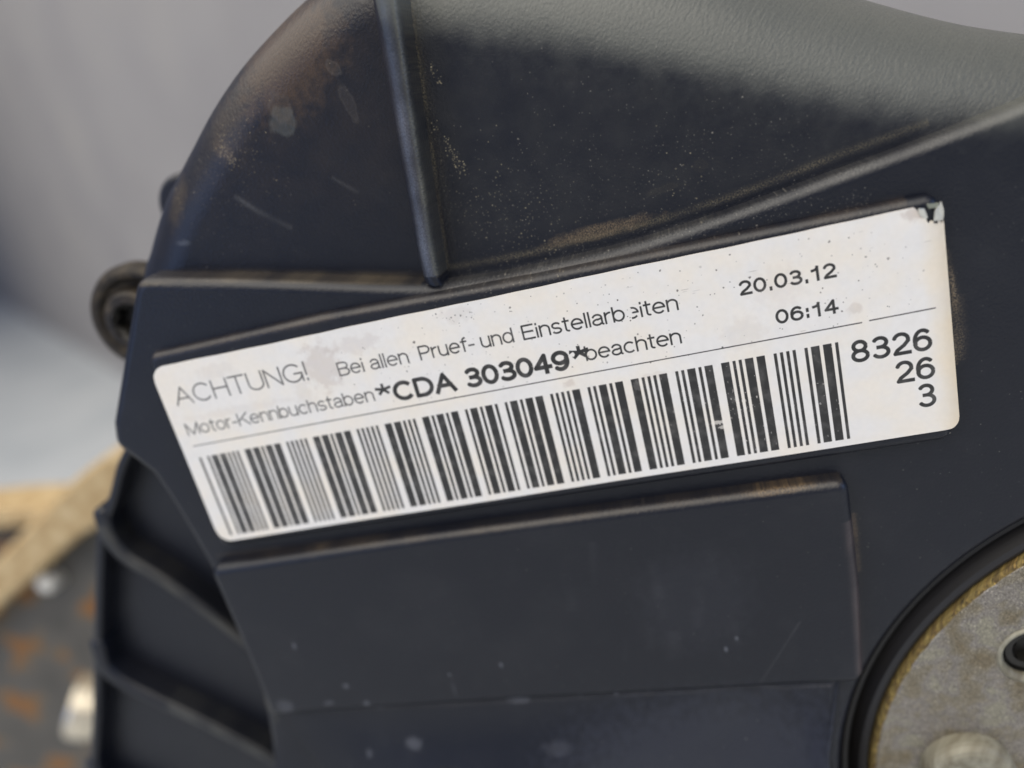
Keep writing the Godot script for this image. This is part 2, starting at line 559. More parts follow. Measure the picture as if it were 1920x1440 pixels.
func dust_sheen_patch(c: Vector2, r: Vector2, turn: float, strength: float, tint: Color, seed_no: int, rim := 0.0, grain := 0.5) -> void:
	var f := noise(seed_no, 0.05, 3)
	var fine := noise(seed_no + 3, 0.4, 2)
	var p := on_map(c)
	var k := MAP_W / MAP_SIZE.x
	var reach := maxf(r.x, r.y) * k * 1.5
	for y in range(int(p.y - reach), int(p.y + reach) + 1):
		for x in range(int(p.x - reach), int(p.x + reach) + 1):
			var q := Vector2(x - p.x, p.y - y).rotated(-turn) / k
			var l := Vector2(q.x / r.x, q.y / r.y).length() + 0.3 * f.get_noise_2d(x, y)
			if l > 1.3:
				continue
			var v := strength * clampf((1.05 - l) * (3.5 if rim > 0.0 else 1.8), 0.0, 1.0)
			if rim > 0.0:
				v *= (1.0 - rim) + rim * smoothstep(0.5, 0.95, l)
			v *= 1.0 - grain + grain * clampf(0.6 + 1.5 * fine.get_noise_2d(x, y), 0.0, 1.4)
			dab(x, y, tint, clampf(v, 0.0, 0.95))

func speck(c: Vector2, r: float, tint: Color, a: float) -> void:
	var p := on_map(c)
	var rr := r * MAP_W / MAP_SIZE.x
	for y in range(int(p.y - rr - 1), int(p.y + rr + 2)):
		for x in range(int(p.x - rr - 1), int(p.x + rr + 2)):
			dab(x, y, tint, a * clampf(rr - Vector2(x - p.x, y - p.y).length() + 0.5, 0.0, 1.0))

func dust_sheen_texture() -> ImageTexture:
	dust_sheen_rgb.resize(MAP_W * MAP_H * 4)
	var soft := noise(11, 0.004, 4).get_image(MAP_W, MAP_H).get_data()
	var smudge := noise(12, 0.018, 4).get_image(MAP_W, MAP_H).get_data()
	for i in MAP_W * MAP_H:
		var a := maxi(0, int(soft[i]) - 125) * 0.05 + maxi(0, int(smudge[i]) - 155) * 0.05
		dust_sheen_rgb[i * 4] = 118
		dust_sheen_rgb[i * 4 + 1] = 117
		dust_sheen_rgb[i * 4 + 2] = 116
		dust_sheen_rgb[i * 4 + 3] = int(a)
	var grey := Color(0.5, 0.49, 0.46)
	var tan_dust := Color(0.47, 0.43, 0.34)
	var brown := Color(0.4, 0.33, 0.25)
	# dust lying in the crease under the bulge and on the rounded lip
	dust_sheen_line([Vector2(-13.4, 14.2), Vector2(-9, 13.9), Vector2(-2.4, 13.75), Vector2(2.8, 13.9), Vector2(9, 14.0), Vector2(13.4, 14.3), Vector2(22, 15.2), Vector2(33, 17.0), Vector2(42, 18.2)], 0.5, 0.42, tan_dust, 100)
	dust_sheen_patch(Vector2(5.5, 14.5), Vector2(7.5, 1.0), 0.03, 0.55, Color(0.5, 0.43, 0.33), 130, 0.0, 0.9)
	dust_sheen_line([Vector2(-14.3, 12.6), Vector2(-2.7, 12.1), Vector2(10, 12.4), Vector2(22.3, 13.7), Vector2(33.8, 15.3), Vector2(42, 16.5), Vector2(50, 17.8), Vector2(60, 19.0)], 0.6, 0.26, grey, 102, 0.5)
	dust_sheen_line([Vector2(-52, 20.9), Vector2(-47, 20.3), Vector2(-38, 18.3), Vector2(-29, 16.2), Vector2(-16.5, 13.3)], 0.7, 0.3, Color(0.5, 0.45, 0.36), 104, 0.25, 3.0)
	# along the rib
	dust_sheen_line([Vector2(-9.3, 44), Vector2(-10.2, 37), Vector2(-11.1, 30), Vector2(-12.4, 21), Vector2(-13.3, 14.4)], 0.35, 0.42, tan_dust, 106)
	dust_sheen_line([Vector2(-8.6, 44), Vector2(-9.8, 37), Vector2(-10.2, 30), Vector2(-11.5, 21), Vector2(-12.4, 15)], 0.7, 0.14, tan_dust, 116, 0.9)
	for s in [[-9.4, 28.0, 0.5, 22], [-9.0, 26.4, 0.5, 30], [-8.4, 25.3, 0.5, 26], [-10.4, 30.4, 0.35, 12], [-8.9, 36.5, 0.4, 16], [-8.5, 35.0, 0.3, 12], [-37.3, 34.2, 1.0, 80], [-36.6, 32.6, 0.7, 40], [-33.0, 33.5, 2.5, 40], [-46.6, 29.5, 1.2, 24], [16.0, 18.0, 3.0, 26], [-2.0, 16.0, 4.5, 90], [-6.0, 20.0, 3.5, 60]]:
		for k in s[3]:
			var v := rng.randf_range(0.42, 0.72)
			speck(Vector2(s[0] + rng.randfn(0, s[2] * 0.6), s[1] + rng.randfn(0, s[2])), rng.randf_range(0.03, 0.085), Color(v, v * 0.93, v * 0.76), rng.randf_range(0.2, 0.8))
	dust_sheen_line([Vector2(-11.0, 44), Vector2(-11.85, 37.0), Vector2(-12.7, 30.0), Vector2(-13.85, 20.4), Vector2(-14.6, 14.2)], 1.0, 0.46, Color(0.45, 0.47, 0.52), 107, 0.35)  # worn rib edge, with its bluish highlight painted in
	dust_sheen_line([Vector2(-10.0, 44), Vector2(-10.9, 37.0), Vector2(-11.75, 30.0), Vector2(-13.0, 20.4), Vector2(-13.8, 14.2)], 0.34, 0.7, Color(0.47, 0.46, 0.4), 117, 0.4)
	# top edges of the raised pads
	dust_sheen_line([Vector2(-53.2, 12.0), Vector2(-29.2, 12.2), Vector2(-2.5, 11.5), Vector2(20, 11.3), Vector2(38, 11.2)], 0.55, 0.27, Color(0.42, 0.37, 0.31), 108, 0.35)
	dust_sheen_line([Vector2(-56.5, -18.4), Vector2(-24.7, -19.3), Vector2(3.8, -19.6), Vector2(28, -20.0)], 0.42, 0.32, Color(0.42, 0.37, 0.3), 110, 0.55)
	dust_sheen_patch(Vector2(20.5, -19.9), Vector2(4.5, 0.45), -0.01, 0.5, Color(0.5, 0.41, 0.29), 132, 0.0, 0.8)
	dust_sheen_line([Vector2(28.9, -26.0), Vector2(28.8, -30), Vector2(28.6, -34)], 0.45, 0.5, Color(0.5, 0.42, 0.33), 112, 0.7)
	dust_sheen_line([Vector2(28.0, -26.0), Vector2(27.8, -36), Vector2(27.1, -48)], 0.75, 0.45, Color(0.42, 0.37, 0.36), 113, 0.3)
	dust_sheen_line([Vector2(41.7, 4.5), Vector2(42.2, 0), Vector2(42.0, -4), Vector2(41.6, -8.5)], 0.4, 0.7, Color(0.5, 0.44, 0.36), 114, 0.95)
	dust_sheen_line([Vector2(42.6, -1), Vector2(42.5, -5), Vector2(42.2, -8)], 0.7, 0.3, Color(0.5, 0.44, 0.36), 118, 1.0)
	dust_sheen_line([Vector2(-79.0, -15.0), Vector2(-77.6, -20.0), Vector2(-73.2, -24.7), Vector2(-64.6, -36.6), Vector2(-57, -47)], 1.1, 0.3, Color(0.44, 0.43, 0.38), 120, 0.2)
	dust_sheen_line([Vector2(-81.9, -48.9), Vector2(-75.2, -54.8), Vector2(-67.5, -62.2), Vector2(-58, -71)], 1.1, 0.3, Color(0.44, 0.44, 0.41), 122, 0.2)
	# the dusty curve at the top of the bulge, part dust and part painted sheen, and of the drum on the left
	dust_sheen_patch(Vector2(22, 36), Vector2(46, 12), -0.42, 0.05, Color(0.57, 0.58, 0.54), 140, 0.0, 0.12)
	dust_sheen_patch(Vector2(2, 46), Vector2(20, 9), -0.25, 0.05, Color(0.57, 0.56, 0.5), 141, 0.0, 0.12)
	dust_sheen_patch(Vector2(-26, 42.5), Vector2(9.5, 7.0), 0.6, 0.32, Color(0.47, 0.37, 0.27), 142, 0.0, 0.4)
	dust_sheen_patch(Vector2(-36, 36.5), Vector2(5, 4.0), 0.9, 0.16, Color(0.47, 0.4, 0.3), 143, 0.0, 0.8)
	dust_sheen_patch(Vector2(-37.5, 34.0), Vector2(1.1, 2.2), 0.7, 0.14, Color(0.6, 0.5, 0.34), 144, 0.0, 1.0)
	dust_sheen_patch(Vector2(-46.5, 29.5), Vector2(1.6, 4.0), -0.5, 0.18, Color(0.5, 0.43, 0.3), 145, 0.0, 0.8)
	# dust on the bulge with its bright upper sheen painted in, and thin brown dust on the drum
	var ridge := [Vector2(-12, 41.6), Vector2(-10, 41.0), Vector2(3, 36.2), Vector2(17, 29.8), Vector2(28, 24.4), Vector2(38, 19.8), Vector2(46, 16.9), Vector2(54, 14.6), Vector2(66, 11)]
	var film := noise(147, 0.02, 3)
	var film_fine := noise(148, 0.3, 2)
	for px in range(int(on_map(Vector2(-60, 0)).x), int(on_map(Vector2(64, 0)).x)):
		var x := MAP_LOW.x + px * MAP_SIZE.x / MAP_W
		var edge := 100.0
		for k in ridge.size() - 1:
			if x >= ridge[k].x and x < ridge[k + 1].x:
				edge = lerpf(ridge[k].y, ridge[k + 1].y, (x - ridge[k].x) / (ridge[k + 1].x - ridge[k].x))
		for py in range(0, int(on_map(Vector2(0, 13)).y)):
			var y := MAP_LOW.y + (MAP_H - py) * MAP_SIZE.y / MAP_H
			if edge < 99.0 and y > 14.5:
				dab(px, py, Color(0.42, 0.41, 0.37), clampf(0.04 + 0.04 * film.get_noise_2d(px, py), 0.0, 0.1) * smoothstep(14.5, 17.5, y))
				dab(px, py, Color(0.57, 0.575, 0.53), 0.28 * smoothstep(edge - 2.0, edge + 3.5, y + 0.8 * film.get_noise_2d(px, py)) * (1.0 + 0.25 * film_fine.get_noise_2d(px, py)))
			elif x < -12.0:
				dab(px, py, Color(0.36, 0.3, 0.24), clampf(0.07 + 0.06 * film.get_noise_2d(px, py), 0.0, 0.2) * smoothstep(13.0, 36.0, y))
	# dried drops and runs, and the painted sheen of the apron
	dust_sheen_patch(Vector2(-28.7, 35.4), Vector2(1.75, 2.0), 0.1, 0.19, Color(0.52, 0.55, 0.54), 150, 0.25, 0.1)
	dust_sheen_patch(Vector2(-28.4, 37.0), Vector2(1.5, 2.0), 0.1, 0.12, Color(0.52, 0.5, 0.48), 151, 0.6, 0.1)
	dust_sheen_patch(Vector2(-20.0, 35.6), Vector2(0.75, 2.6), 0.18, 0.13, Color(0.52, 0.5, 0.48), 152, 0.5, 0.2)
	dust_sheen_patch(Vector2(-20.6, 39.6), Vector2(0.7, 1.3), 0.5, 0.2, Color(0.52, 0.5, 0.48), 153, 0.6, 0.3)
	dust_sheen_line([Vector2(-37.6, 28.2), Vector2(-35.5, 26.0), Vector2(-33.6, 24.4), Vector2(-31.8, 23.0)], 0.42, 0.24, Color(0.5, 0.5, 0.5), 154, 0.4)
	dust_sheen_line([Vector2(-24.6, 27.6), Vector2(-22.0, 25.2)], 0.3, 0.12, Color(0.5, 0.5, 0.5), 155, 0.4)
	dust_sheen_patch(Vector2(-47.0, 24.4), Vector2(1.2, 0.45), -0.2, 0.24, Color(0.5, 0.52, 0.55), 156, 0.0, 0.6)
	dust_sheen_patch(Vector2(13.6, 17.6), Vector2(1.9, 0.5), 0.1, 0.1, tan_dust, 157, 0.4, 0.8)
	dust_sheen_patch(Vector2(18.2, 19.2), Vector2(0.8, 0.8), 0.4, 0.07, tan_dust, 158, 0.4, 0.8)
	for s in [[-18.9, -46.9, 1.9, 1.0, 0.3], [-35.8, -51.8, 1.5, 1.1, 0.28], [-14.5, -54.0, 2.4, 1.2, 0.12], [-41.2, -44.5, 0.6, 0.5, 0.35], [-40.0, -46.2, 0.6, 0.4, 0.35], [-46.9, -43.7, 1.0, 0.4, 0.25], [-54.0, -43.6, 1.6, 1.6, 0.2], [-43.4, -41.0, 0.6, 0.5, 0.35], [-48.8, -33.2, 0.35, 0.7, 0.35], [-42.9, -52.4, 0.6, 0.7, 0.22], [-19.6, -40.3, 0.3, 0.5, 0.45], [-27.4, -41.0, 0.3, 0.3, 0.4], [12.4, -40.1, 0.3, 0.5, 0.4], [10.8, -41.6, 0.25, 0.5, 0.5], [-27.4, -43.5, 0.25, 1.6, 0.14], [-5.0, -47.5, 0.4, 0.5, 0.4], [-10.0, -47.2, 0.3, 0.5, 0.3], [-0.5, -47.4, 0.4, 0.4, 0.3]]:
		dust_sheen_patch(Vector2(s[0], s[1]), Vector2(s[2], s[3]), 0.0, s[4], Color(0.46, 0.47, 0.5), int(s[0] * 3.0 - s[1] * 5.0), 0.0, 0.2)
	dust_sheen_patch(Vector2(6, -58), Vector2(26, 11), 0.0, 0.07, Color(0.44, 0.46, 0.55), 159, 0.0, 0.1)  # blue-grey sheen of the apron, painted into the colour
	dust_sheen_patch(Vector2(8, -34), Vector2(9, 9), 0.4, 0.03, Color(0.46, 0.47, 0.52), 161, 0.0, 0.1)
	dust_sheen_line([Vector2(20.5, -38.7), Vector2(14.0, -48.0)], 0.16, 0.12, Color(0.45, 0.44, 0.45), 160, 0.2)
	dust_sheen_line([Vector2(-56, -45.6), Vector2(-16, -47.6), Vector2(12, -48.6), Vector2(26.5, -49.4)], 0.22, 0.2, Color(0.46, 0.44, 0.44), 162, 0.9)
	for k in 12:                                      # faint wipe marks on the lower panel
		var at := Vector2(rng.randf_range(-8, 14), rng.randf_range(-42, -23))
		var run := Vector2(rng.randf_range(-0.8, 0.2), -rng.randf_range(1.5, 6.0))
		dust_sheen_line([at, at + run], rng.randf_range(0.5, 1.2), rng.randf_range(0.02, 0.05), Color(0.5, 0.5, 0.52), 170 + k, 0.5)
	# loose grains
	for k in 3000:
		var at := MAP_LOW + MAP_SIZE * Vector2(rng.randf(), rng.randf())
		var zone := rng.randf()
		if zone < 0.36:
			at = Vector2(rng.randf_range(-12, 30), 13.0 + absf(rng.randfn(0, 9.0)))
		elif zone < 0.46:
			at = Vector2(-40 + rng.randfn(0, 5.0), 32 + rng.randfn(0, 5.0))
		elif zone < 0.60:
			at = Vector2(rng.randf_range(-16, 35), 12.0 + rng.randfn(0, 0.9))
		elif zone < 0.68:
			at = Vector2(rng.randf_range(28, 60), rng.randf_range(-45, 12))
		var shade := rng.randf_range(0.35, 0.72)
		speck(at, rng.randf_range(0.025, 0.06) * (1.7 if rng.randf() < 0.03 else 1.0), Color(shade, shade * 0.96, shade * 0.88), rng.randf_range(0.1, 0.6))
	return ImageTexture.create_from_image(Image.create_from_data(MAP_W, MAP_H, false, Image.FORMAT_RGBA8, dust_sheen_rgb))

func stained(seed_no: int, freq: float, stops: Array, size := 512, grain := 0.0) -> ImageTexture:      # stops: [value, colour] pairs
	var g := Gradient.new()
	g.offsets = PackedFloat32Array(stops.map(func(s): return s[0]))
	g.colors = PackedColorArray(stops.map(func(s): return s[1]))
	var src := noise(seed_no, freq, 5).get_seamless_image(size, size).get_data()
	var out := PackedByteArray()
	out.resize(size * size * 3)
	var table := []
	for i in 256:
		table.append(g.sample(i / 255.0))
	var cells := PackedFloat32Array()
	for i in (size / 4) * (size / 4) if grain > 0.0 else 0:
		cells.append(rng.randfn() * rng.randf())
	for i in size * size:
		var c: Color = table[src[i]]
		if grain > 0.0:
			c *= 1.0 + grain * cells[(i / size / 4) * (size / 4) + (i % size) / 4]
			c = c.clamp()
		out[i * 3] = int(c.r * 255.0)
		out[i * 3 + 1] = int(c.g * 255.0)
		out[i * 3 + 2] = int(c.b * 255.0)
	return ImageTexture.create_from_image(Image.create_from_data(size, size, false, Image.FORMAT_RGB8, out))

func plain(color: Color, rough: float, metal := 0.0) -> StandardMaterial3D:
	var m := StandardMaterial3D.new()
	m.albedo_color = color
	m.roughness = rough
	m.metallic = metal
	return m

func world_mapped(m: StandardMaterial3D, per_metre: float) -> StandardMaterial3D:
	m.uv1_triplanar = true
	m.uv1_world_triplanar = true
	m.uv1_scale = Vector3.ONE * per_metre
	return m

# ------------------------------------------------------------------ the scene

func _ready() -> void:
	rng.seed = 20312
	camera_and_light()
	materials()
	setting()
	engine_behind()
	cover()
	sticker()
	hub()
	bolt()
	bracket()

func camera_and_light() -> void:
	var cam := Camera3D.new()
	cam.name = "camera"
	var lens := CameraAttributesPhysical.new()
	lens.frustum_focal_length = 25.79
	lens.frustum_focus_distance = 0.094
	lens.exposure_aperture = 7.8
	lens.frustum_near = 0.01
	lens.frustum_far = 60.0
	cam.attributes = lens
	cam.fov = 49.91
	cam.near = 0.01
	cam.far = 60.0
	add_child(cam)
	cam.transform = Transform3D(Basis(Vector3(0.95922, -0.24216, -0.14579), Vector3(0.17808, 0.91828, -0.35363), Vector3(0.21951, 0.31325, 0.92395)), Vector3(13.866, 30.758, 92.219) * MM)
	cam.current = true

	var e := Environment.new()
	e.background_mode = Environment.BG_COLOR
	e.background_color = Color(0.195, 0.235, 0.36).linear_to_srgb()
	e.background_energy_multiplier = 1.0
	e.tonemap_mode = Environment.TONE_MAPPER_LINEAR
	e.tonemap_exposure = 0.72
	e.sdfgi_enabled = true
	e.ssao_enabled = true
	e.ssil_enabled = true
	var w := WorldEnvironment.new()
	w.name = "daylight_in_the_hall"
	w.environment = e
	add_child(w)

	window_light("window_light_front", Vector3(0.2, 1.95, 1.7), Vector2(2.8, 1.9), Color(1.0, 0.97, 0.91), 3.6)
	window_light("ceiling_light", Vector3(-0.8, 3.4, 0.6), Vector2(5.5, 4.4), Color(1.0, 0.975, 0.93), 3.6)
	window_light("window_light_left", Vector3(-1.9, 0.5, 1.55), Vector2(1.3, 1.4), Color(0.6, 0.74, 1.0), 2.4)
	window_light("window_light_right", Vector3(2.2, 0.6, 0.7), Vector2(1.0, 1.4), Color(0.62, 0.76, 1.0), 4.0)


func window_light(called: String, at: Vector3, size: Vector2, color: Color, radiance: float) -> void:
	var l := AreaLight3D.new()
	l.name = called
	l.area_size = size
	l.area_normalize_energy = true
	l.light_color = color
	l.light_energy = radiance * size.x * size.y / PI
	l.shadow_enabled = true
	l.set("area_range", 12.0)
	l.set("area_attenuation", 2.0)
	add_child(l)
	l.look_at_from_position(at, Vector3(0, 0, 0), Vector3.UP if absf(at.normalized().y) < 0.9 else Vector3.FORWARD)

func materials() -> void:
	plastic = plain(Color(0.006, 0.0072, 0.0125).linear_to_srgb(), 0.38)
	plastic.metallic_specular = 0.45
	plastic.heightmap_enabled = true
	plastic.heightmap_texture = tiled(41, 0.045, 2)
	plastic.heightmap_scale = 0.003
	plastic.detail_enabled = true
	plastic.detail_albedo = dust_sheen_texture()
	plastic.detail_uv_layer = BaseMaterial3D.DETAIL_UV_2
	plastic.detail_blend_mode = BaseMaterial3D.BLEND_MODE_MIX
	inner_plastic = plain(Color(0.0135, 0.0145, 0.021).linear_to_srgb(), 0.5)

func setting() -> void:
	var concrete := plain(Color.WHITE, 0.8)
	concrete.albedo_texture = stained(51, 0.012, [[0.0, Color(0.68, 0.7, 0.71)], [0.5, Color(0.735, 0.75, 0.755)], [1.0, Color(0.775, 0.785, 0.785)]])
	world_mapped(concrete, 0.6)
	var b := Build.new()
	slab(b, PackedVector2Array([Vector2(-9000, -9000), Vector2(9000, -9000), Vector2(9000, 9000), Vector2(-9000, 9000)]), -60.0, 0.0, 0.2)
	for i in b.v.size():                              # laid flat
		b.v[i] = Vector3(b.v[i].x, b.v[i].z - 400.0, -b.v[i].y)
		b.n[i] = Vector3(b.n[i].x, b.n[i].z, -b.n[i].y)
	commit(b, "floor", concrete, self).set_meta("kind", "structure")
	var paint := plain(Color.WHITE, 0.75)
	paint.albedo_texture = stained(52, 0.007, [[0.0, Color(0.56, 0.545, 0.54)], [0.5, Color(0.61, 0.595, 0.585)], [1.0, Color(0.645, 0.625, 0.6)]])
	world_mapped(paint, 0.8)
	# the wall's foot, seen from above: it runs in from the far left and turns a corner behind the engine
	b = Build.new()
	slab(b, PackedVector2Array([Vector2(-8200, 8560), Vector2(-220, 580), Vector2(4500, 580), Vector2(4500, 700), Vector2(-170, 700), Vector2(-8115, 8645)]), 0.0, 3200.0, 0.5)
	for i in b.v.size():
		b.v[i] = Vector3(b.v[i].x, b.v[i].z - 400.0, -b.v[i].y)
		b.n[i] = Vector3(b.n[i].x, b.n[i].z, -b.n[i].y)
	commit(b, "wall", paint, self).set_meta("kind", "structure")

func engine_behind() -> void:
	var cast := plain(Color(0.2, 0.2, 0.19).linear_to_srgb(), 0.55, 0.6)
	var t := thing("engine_block", "grey cast metal engine block standing behind the black plastic cover", "engine", Vector3(40, -400, -110))
	var b := Build.new()
	slab(b, rounded([Vector2(-42, -300), Vector2(135, -300), Vector2(135, -8), Vector2(-20, -8), Vector2(-42, -30)], 8.0, 8.0), -330.0, -43.0, 4.0)
	commit(b, "crankcase", cast, t)
	b = Build.new()
	slab(b, rounded([Vector2(-38, -400), Vector2(130, -400), Vector2(130, -300), Vector2(-38, -300)], 10.0, 10.0), -320.0, -60.0, 5.0)
	commit(b, "oil_pan", cast, t)

func cover() -> void:
	var t := thing("engine_cover", "dusty black plastic engine cover with a rib, raised pads and a large round opening", "engine cover", Vector3(0, -125, -40))
	var b := Build.new()

	# the front plate with the round opening for the hub
	var lip := curve([Vector2(-47.1, 20.65), Vector2(-38.5, 18.7), Vector2(-29.16, 16.4), Vector2(-21.0, 14.35), Vector2(-14.3, 12.95), Vector2(-8.5, 12.45), Vector2(-2.7, 12.3), Vector2(10.1, 12.67), Vector2(22.3, 14.04), Vector2(33.8, 15.66), Vector2(41.9, 16.85), Vector2(50.7, 18.25), Vector2(60, 19.6), Vector2(72, 20.5), Vector2(84, 20)], 5)
	var flank := curve([Vector2(-61.5, -66), Vector2(-62.0, -57.1), Vector2(-60.6, -50.5), Vector2(-59.2, -42.7), Vector2(-58.8, -31.9), Vector2(-58.8, -22.0), Vector2(-60.3, -10.7), Vector2(-61.6, -4.6)], 5)
	var edge_points := [Vector2(-65.4, 0.6), Vector2(-64.3, 3.8), Vector2(-52.4, 21.9)]
	edge_points.append_array(Array(lip))
	edge_points.append_array([Vector2(104, 15), Vector2(118, 4), Vector2(124, -30), Vector2(124, -90), Vector2(108, -118), Vector2(60, -126), Vector2(-20, -122), Vector2(-54, -98)])
	edge_points.append_array(Array(flank))
	var edge := rounded(edge_points, 2.4, 1.6)
	var ring := PackedVector2Array()
	for k in 160:
		ring.append(Vector2(68, -70.5) + Vector2.from_angle(TAU * k / 160.0) * 45.1)
	slab(b, edge, -22.0, -1.8, 1.5, ring, 1.2)
	commit(b, "front_plate", plastic, t)

	# raised pads: under the sticker, and the blank one below it
	b = Build.new()
	slab(b, rounded([Vector2(-54.6, -16.6), Vector2(40.5, -17.0), Vector2(41.1, 11.35), Vector2(-2.5, 11.75), Vector2(-29.2, 12.6), Vector2(-54.0, 12.3)], 1.3, 1.5), -2.4, -0.17, 1.05)
	commit(b, "sticker_pad", plastic, t)
	b = Build.new()
	var pad := [Vector2(-57.2, -19.0), Vector2(-57.0, -32.0), Vector2(-57.2, -45.4), Vector2(-16.67, -47.0), Vector2(27.3, -49.4), Vector2(28.4, -34.2), Vector2(28.6, -19.8), Vector2(3.76, -19.3), Vector2(-24.7, -18.9)]
	slab(b, rounded(pad, 1.5, 1.5), -2.4, 0.7, 1.35)
	commit(b, "blank_panel", plastic, t)

	# the apron below the panel leans out towards the bottom and has a drain slot
	b = Build.new()
	var apron := rounded([Vector2(-57.6, -43.0), Vector2(-59.4, -55), Vector2(-60.6, -66), Vector2(-52, -92), Vector2(-34.0, -100), Vector2(-33.7, -56.0), Vector2(-29.0, -56.4), Vector2(-29.0, -104), Vector2(8, -110), Vector2(22, -96), Vector2(20.6, -76), Vector2(20.0, -66), Vector2(21.4, -58.2), Vector2(23.6, -52.4), Vector2(25.4, -47.5), Vector2(25.6, -44), Vector2(-16, -43)], 1.0, 1.5)
	slab(b, apron, -6.0, -1.2, 0.9)
	for i in b.v.size():
		if b.v[i].z > -5.9:
			b.v[i].z += clampf((-48.0 - b.v[i].y) * 0.52, 0.0, 14.0)
	for i in b.n.size():
		if b.n[i].z > 0.5 and b.v[i].y > -77.0 and b.v[i].y < -48.0:
			b.n[i] = (b.n[i] + Vector3(0, 0.52, 0) * b.n[i].z).normalized()
	commit(b, "sloping_apron", plastic, t)

	# the bulge above the plate: flat below, rolling back at the top
	b = Build.new()
	var crest := curve([Vector2(-13.5, 41), Vector2(-10.2, 39.8), Vector2(3.1, 34.4), Vector2(17, 27.6), Vector2(28, 21.6), Vector2(38, 17.0), Vector2(46, 14.0), Vector2(54, 11.5), Vector2(62, 9.5)], 8)
	var rolls := [16.0, 16.0, 16.0, 15.8, 15.1, 14.0, 13.0, 12.3, 11.6]
	var rows := []
	for i in crest.size():
		var d := (crest[mini(i + 1, crest.size() - 1)] - crest[maxi(i - 1, 0)]).normalized()
		var out := Vector2(-d.y, d.x)
		var s := float(i) / (crest.size() - 1)
		var foot := Vector2(lerpf(-15.0, 62.0, s), 0)
		foot.y = 10.5 + maxf(0.0, foot.x - 5.0) * 0.075
		foot.y = minf(foot.y, crest[i].y - 0.4)
		var row := PackedInt32Array()
		for k in 7:
			var p := foot.lerp(crest[i], k / 7.0)
			row.append(b.add(Vector3(p.x, p.y, -4.9), Vector3(0, 0, 1)))
		var big: float = lerpf(rolls[i / 8], rolls[mini(i / 8 + 1, 8)], (i % 8) / 8.0)
		for k in 19:
			var a := k / 18.0 * deg_to_rad(104.0)
			# the roll starts gently
			var bend := a
			var p := crest[i] + out * big * sin(bend)
			row.append(b.add(Vector3(p.x, p.y, -4.9 - big * (1.0 - cos(bend))), Vector3(out.x * sin(bend), out.y * sin(bend), cos(bend))))
		rows.append(row)
	for i in rows.size() - 1:
		for k in rows[i].size() - 1:
			b.quad(rows[i][k], rows[i + 1][k], rows[i + 1][k + 1], rows[i][k + 1])
	commit(b, "right_bulge", plastic, t)

	# the deeper drum-shaped half on the left
	b = Build.new()
	var drum := curve([Vector2(-59.6, 8), Vector2(-59.6, 14), Vector2(-58.0, 21.0), Vector2(-55.3, 24.5), Vector2(-52.4, 28.1), Vector2(-49.5, 31.2), Vector2(-46.8, 33.5), Vector2(-43.7, 36.1), Vector2(-39.6, 39.5), Vector2(-34.3, 43.1), Vector2(-27.9, 46.4), Vector2(-22.4, 48.7), Vector2(-15, 50.8), Vector2(-8, 50.0), Vector2(-3, 46.0), Vector2(-1, 38), Vector2(-0.5, 25), Vector2(-1, 10), Vector2(-5, 0), Vector2(-16, -5), Vector2(-38, -5), Vector2(-51, -4), Vector2(-57.5, 1.0), Vector2(-59.6, 8)], 4)
	slab(b, split(drum, 1.6), -40.0, -6.2, 8.0)
	commit(b, "left_drum", plastic, t)

	# the rib between the two halves
	b = Build.new()
	var mid := curve([Vector2(-9.5, 57), Vector2(-10.3, 50), Vector2(-11.0, 44), Vector2(-11.85, 37.0), Vector2(-12.7, 30.0), Vector2(-13.85, 20.4), Vector2(-14.6, 14.0), Vector2(-14.8, 12.2)], 8)
	var half := [1.6, 1.58, 1.55, 1.45, 1.32, 1.17, 1.12, 1.1]
	var profile := [Vector2(-1, -17), Vector2(-1, -2.1), Vector2(-0.97, -1.6), Vector2(-0.88, -1.2), Vector2(-0.72, -0.86), Vector2(-0.5, -0.6), Vector2(-0.25, -0.42), Vector2(0.05, -0.3), Vector2(0.32, -0.26), Vector2(0.55, -0.32), Vector2(0.75, -0.5), Vector2(0.9, -0.85), Vector2(0.98, -1.4), Vector2(1.0, -2.0), Vector2(1.06, -5.6)]
	var rib_rows := []
	for i in mid.size():
		var d := (mid[mini(i + 1, mid.size() - 1)] - mid[maxi(i - 1, 0)]).normalized()
		var side := Vector2(-d.y, d.x)                # d runs downwards, so this points to the right
		var h: float = lerpf(half[i / 8], half[mini(i / 8 + 1, 7)], (i % 8) / 8.0)
		var drop := pow(maxf(0.0, mid[i].y - 42.0), 2.0) * 0.04 + maxf(0.0, 18.0 - mid[i].y) * 0.12 + pow(maxf(0.0, 14.3 - mid[i].y), 2.0) * 0.55
		var row := PackedInt32Array()
		for k in profile.size():
			var run: Vector2 = profile[mini(k + 1, profile.size() - 1)] - profile[maxi(k - 1, 0)]
			var n := Vector2(-run.y, run.x * h).normalized()
			var p: Vector2 = mid[i] + side * h * profile[k].x
			row.append(b.add(Vector3(p.x, p.y, profile[k].y - drop), Vector3(side.x * n.x, side.y * n.x, n.y)))
		rib_rows.append(row)
	for i in rib_rows.size() - 1:
		for k in profile.size() - 1:
			b.quad(rib_rows[i][k], rib_rows[i + 1][k], rib_rows[i + 1][k + 1], rib_rows[i][k + 1])
	commit(b, "rib", plastic, t)

	# a lug on the rim of the drum
	b = Build.new()
	lathe(b, Vector2(-54.9, 28.3), [Vector2(4.9, -34), Vector2(4.9, -24.6), Vector2(4.3, -23.9), Vector2(0, -23.9)], 40)
	commit(b, "rim_lug", plastic, t)
	b = Build.new()
	lathe(b, Vector2(-63.6, 15.0), [Vector2(6.4, -40), Vector2(6.4, -18.6), Vector2(6.0, -18.2), Vector2(0, -18.2)], 40)
	commit(b, "bolt_boss", plastic, t)

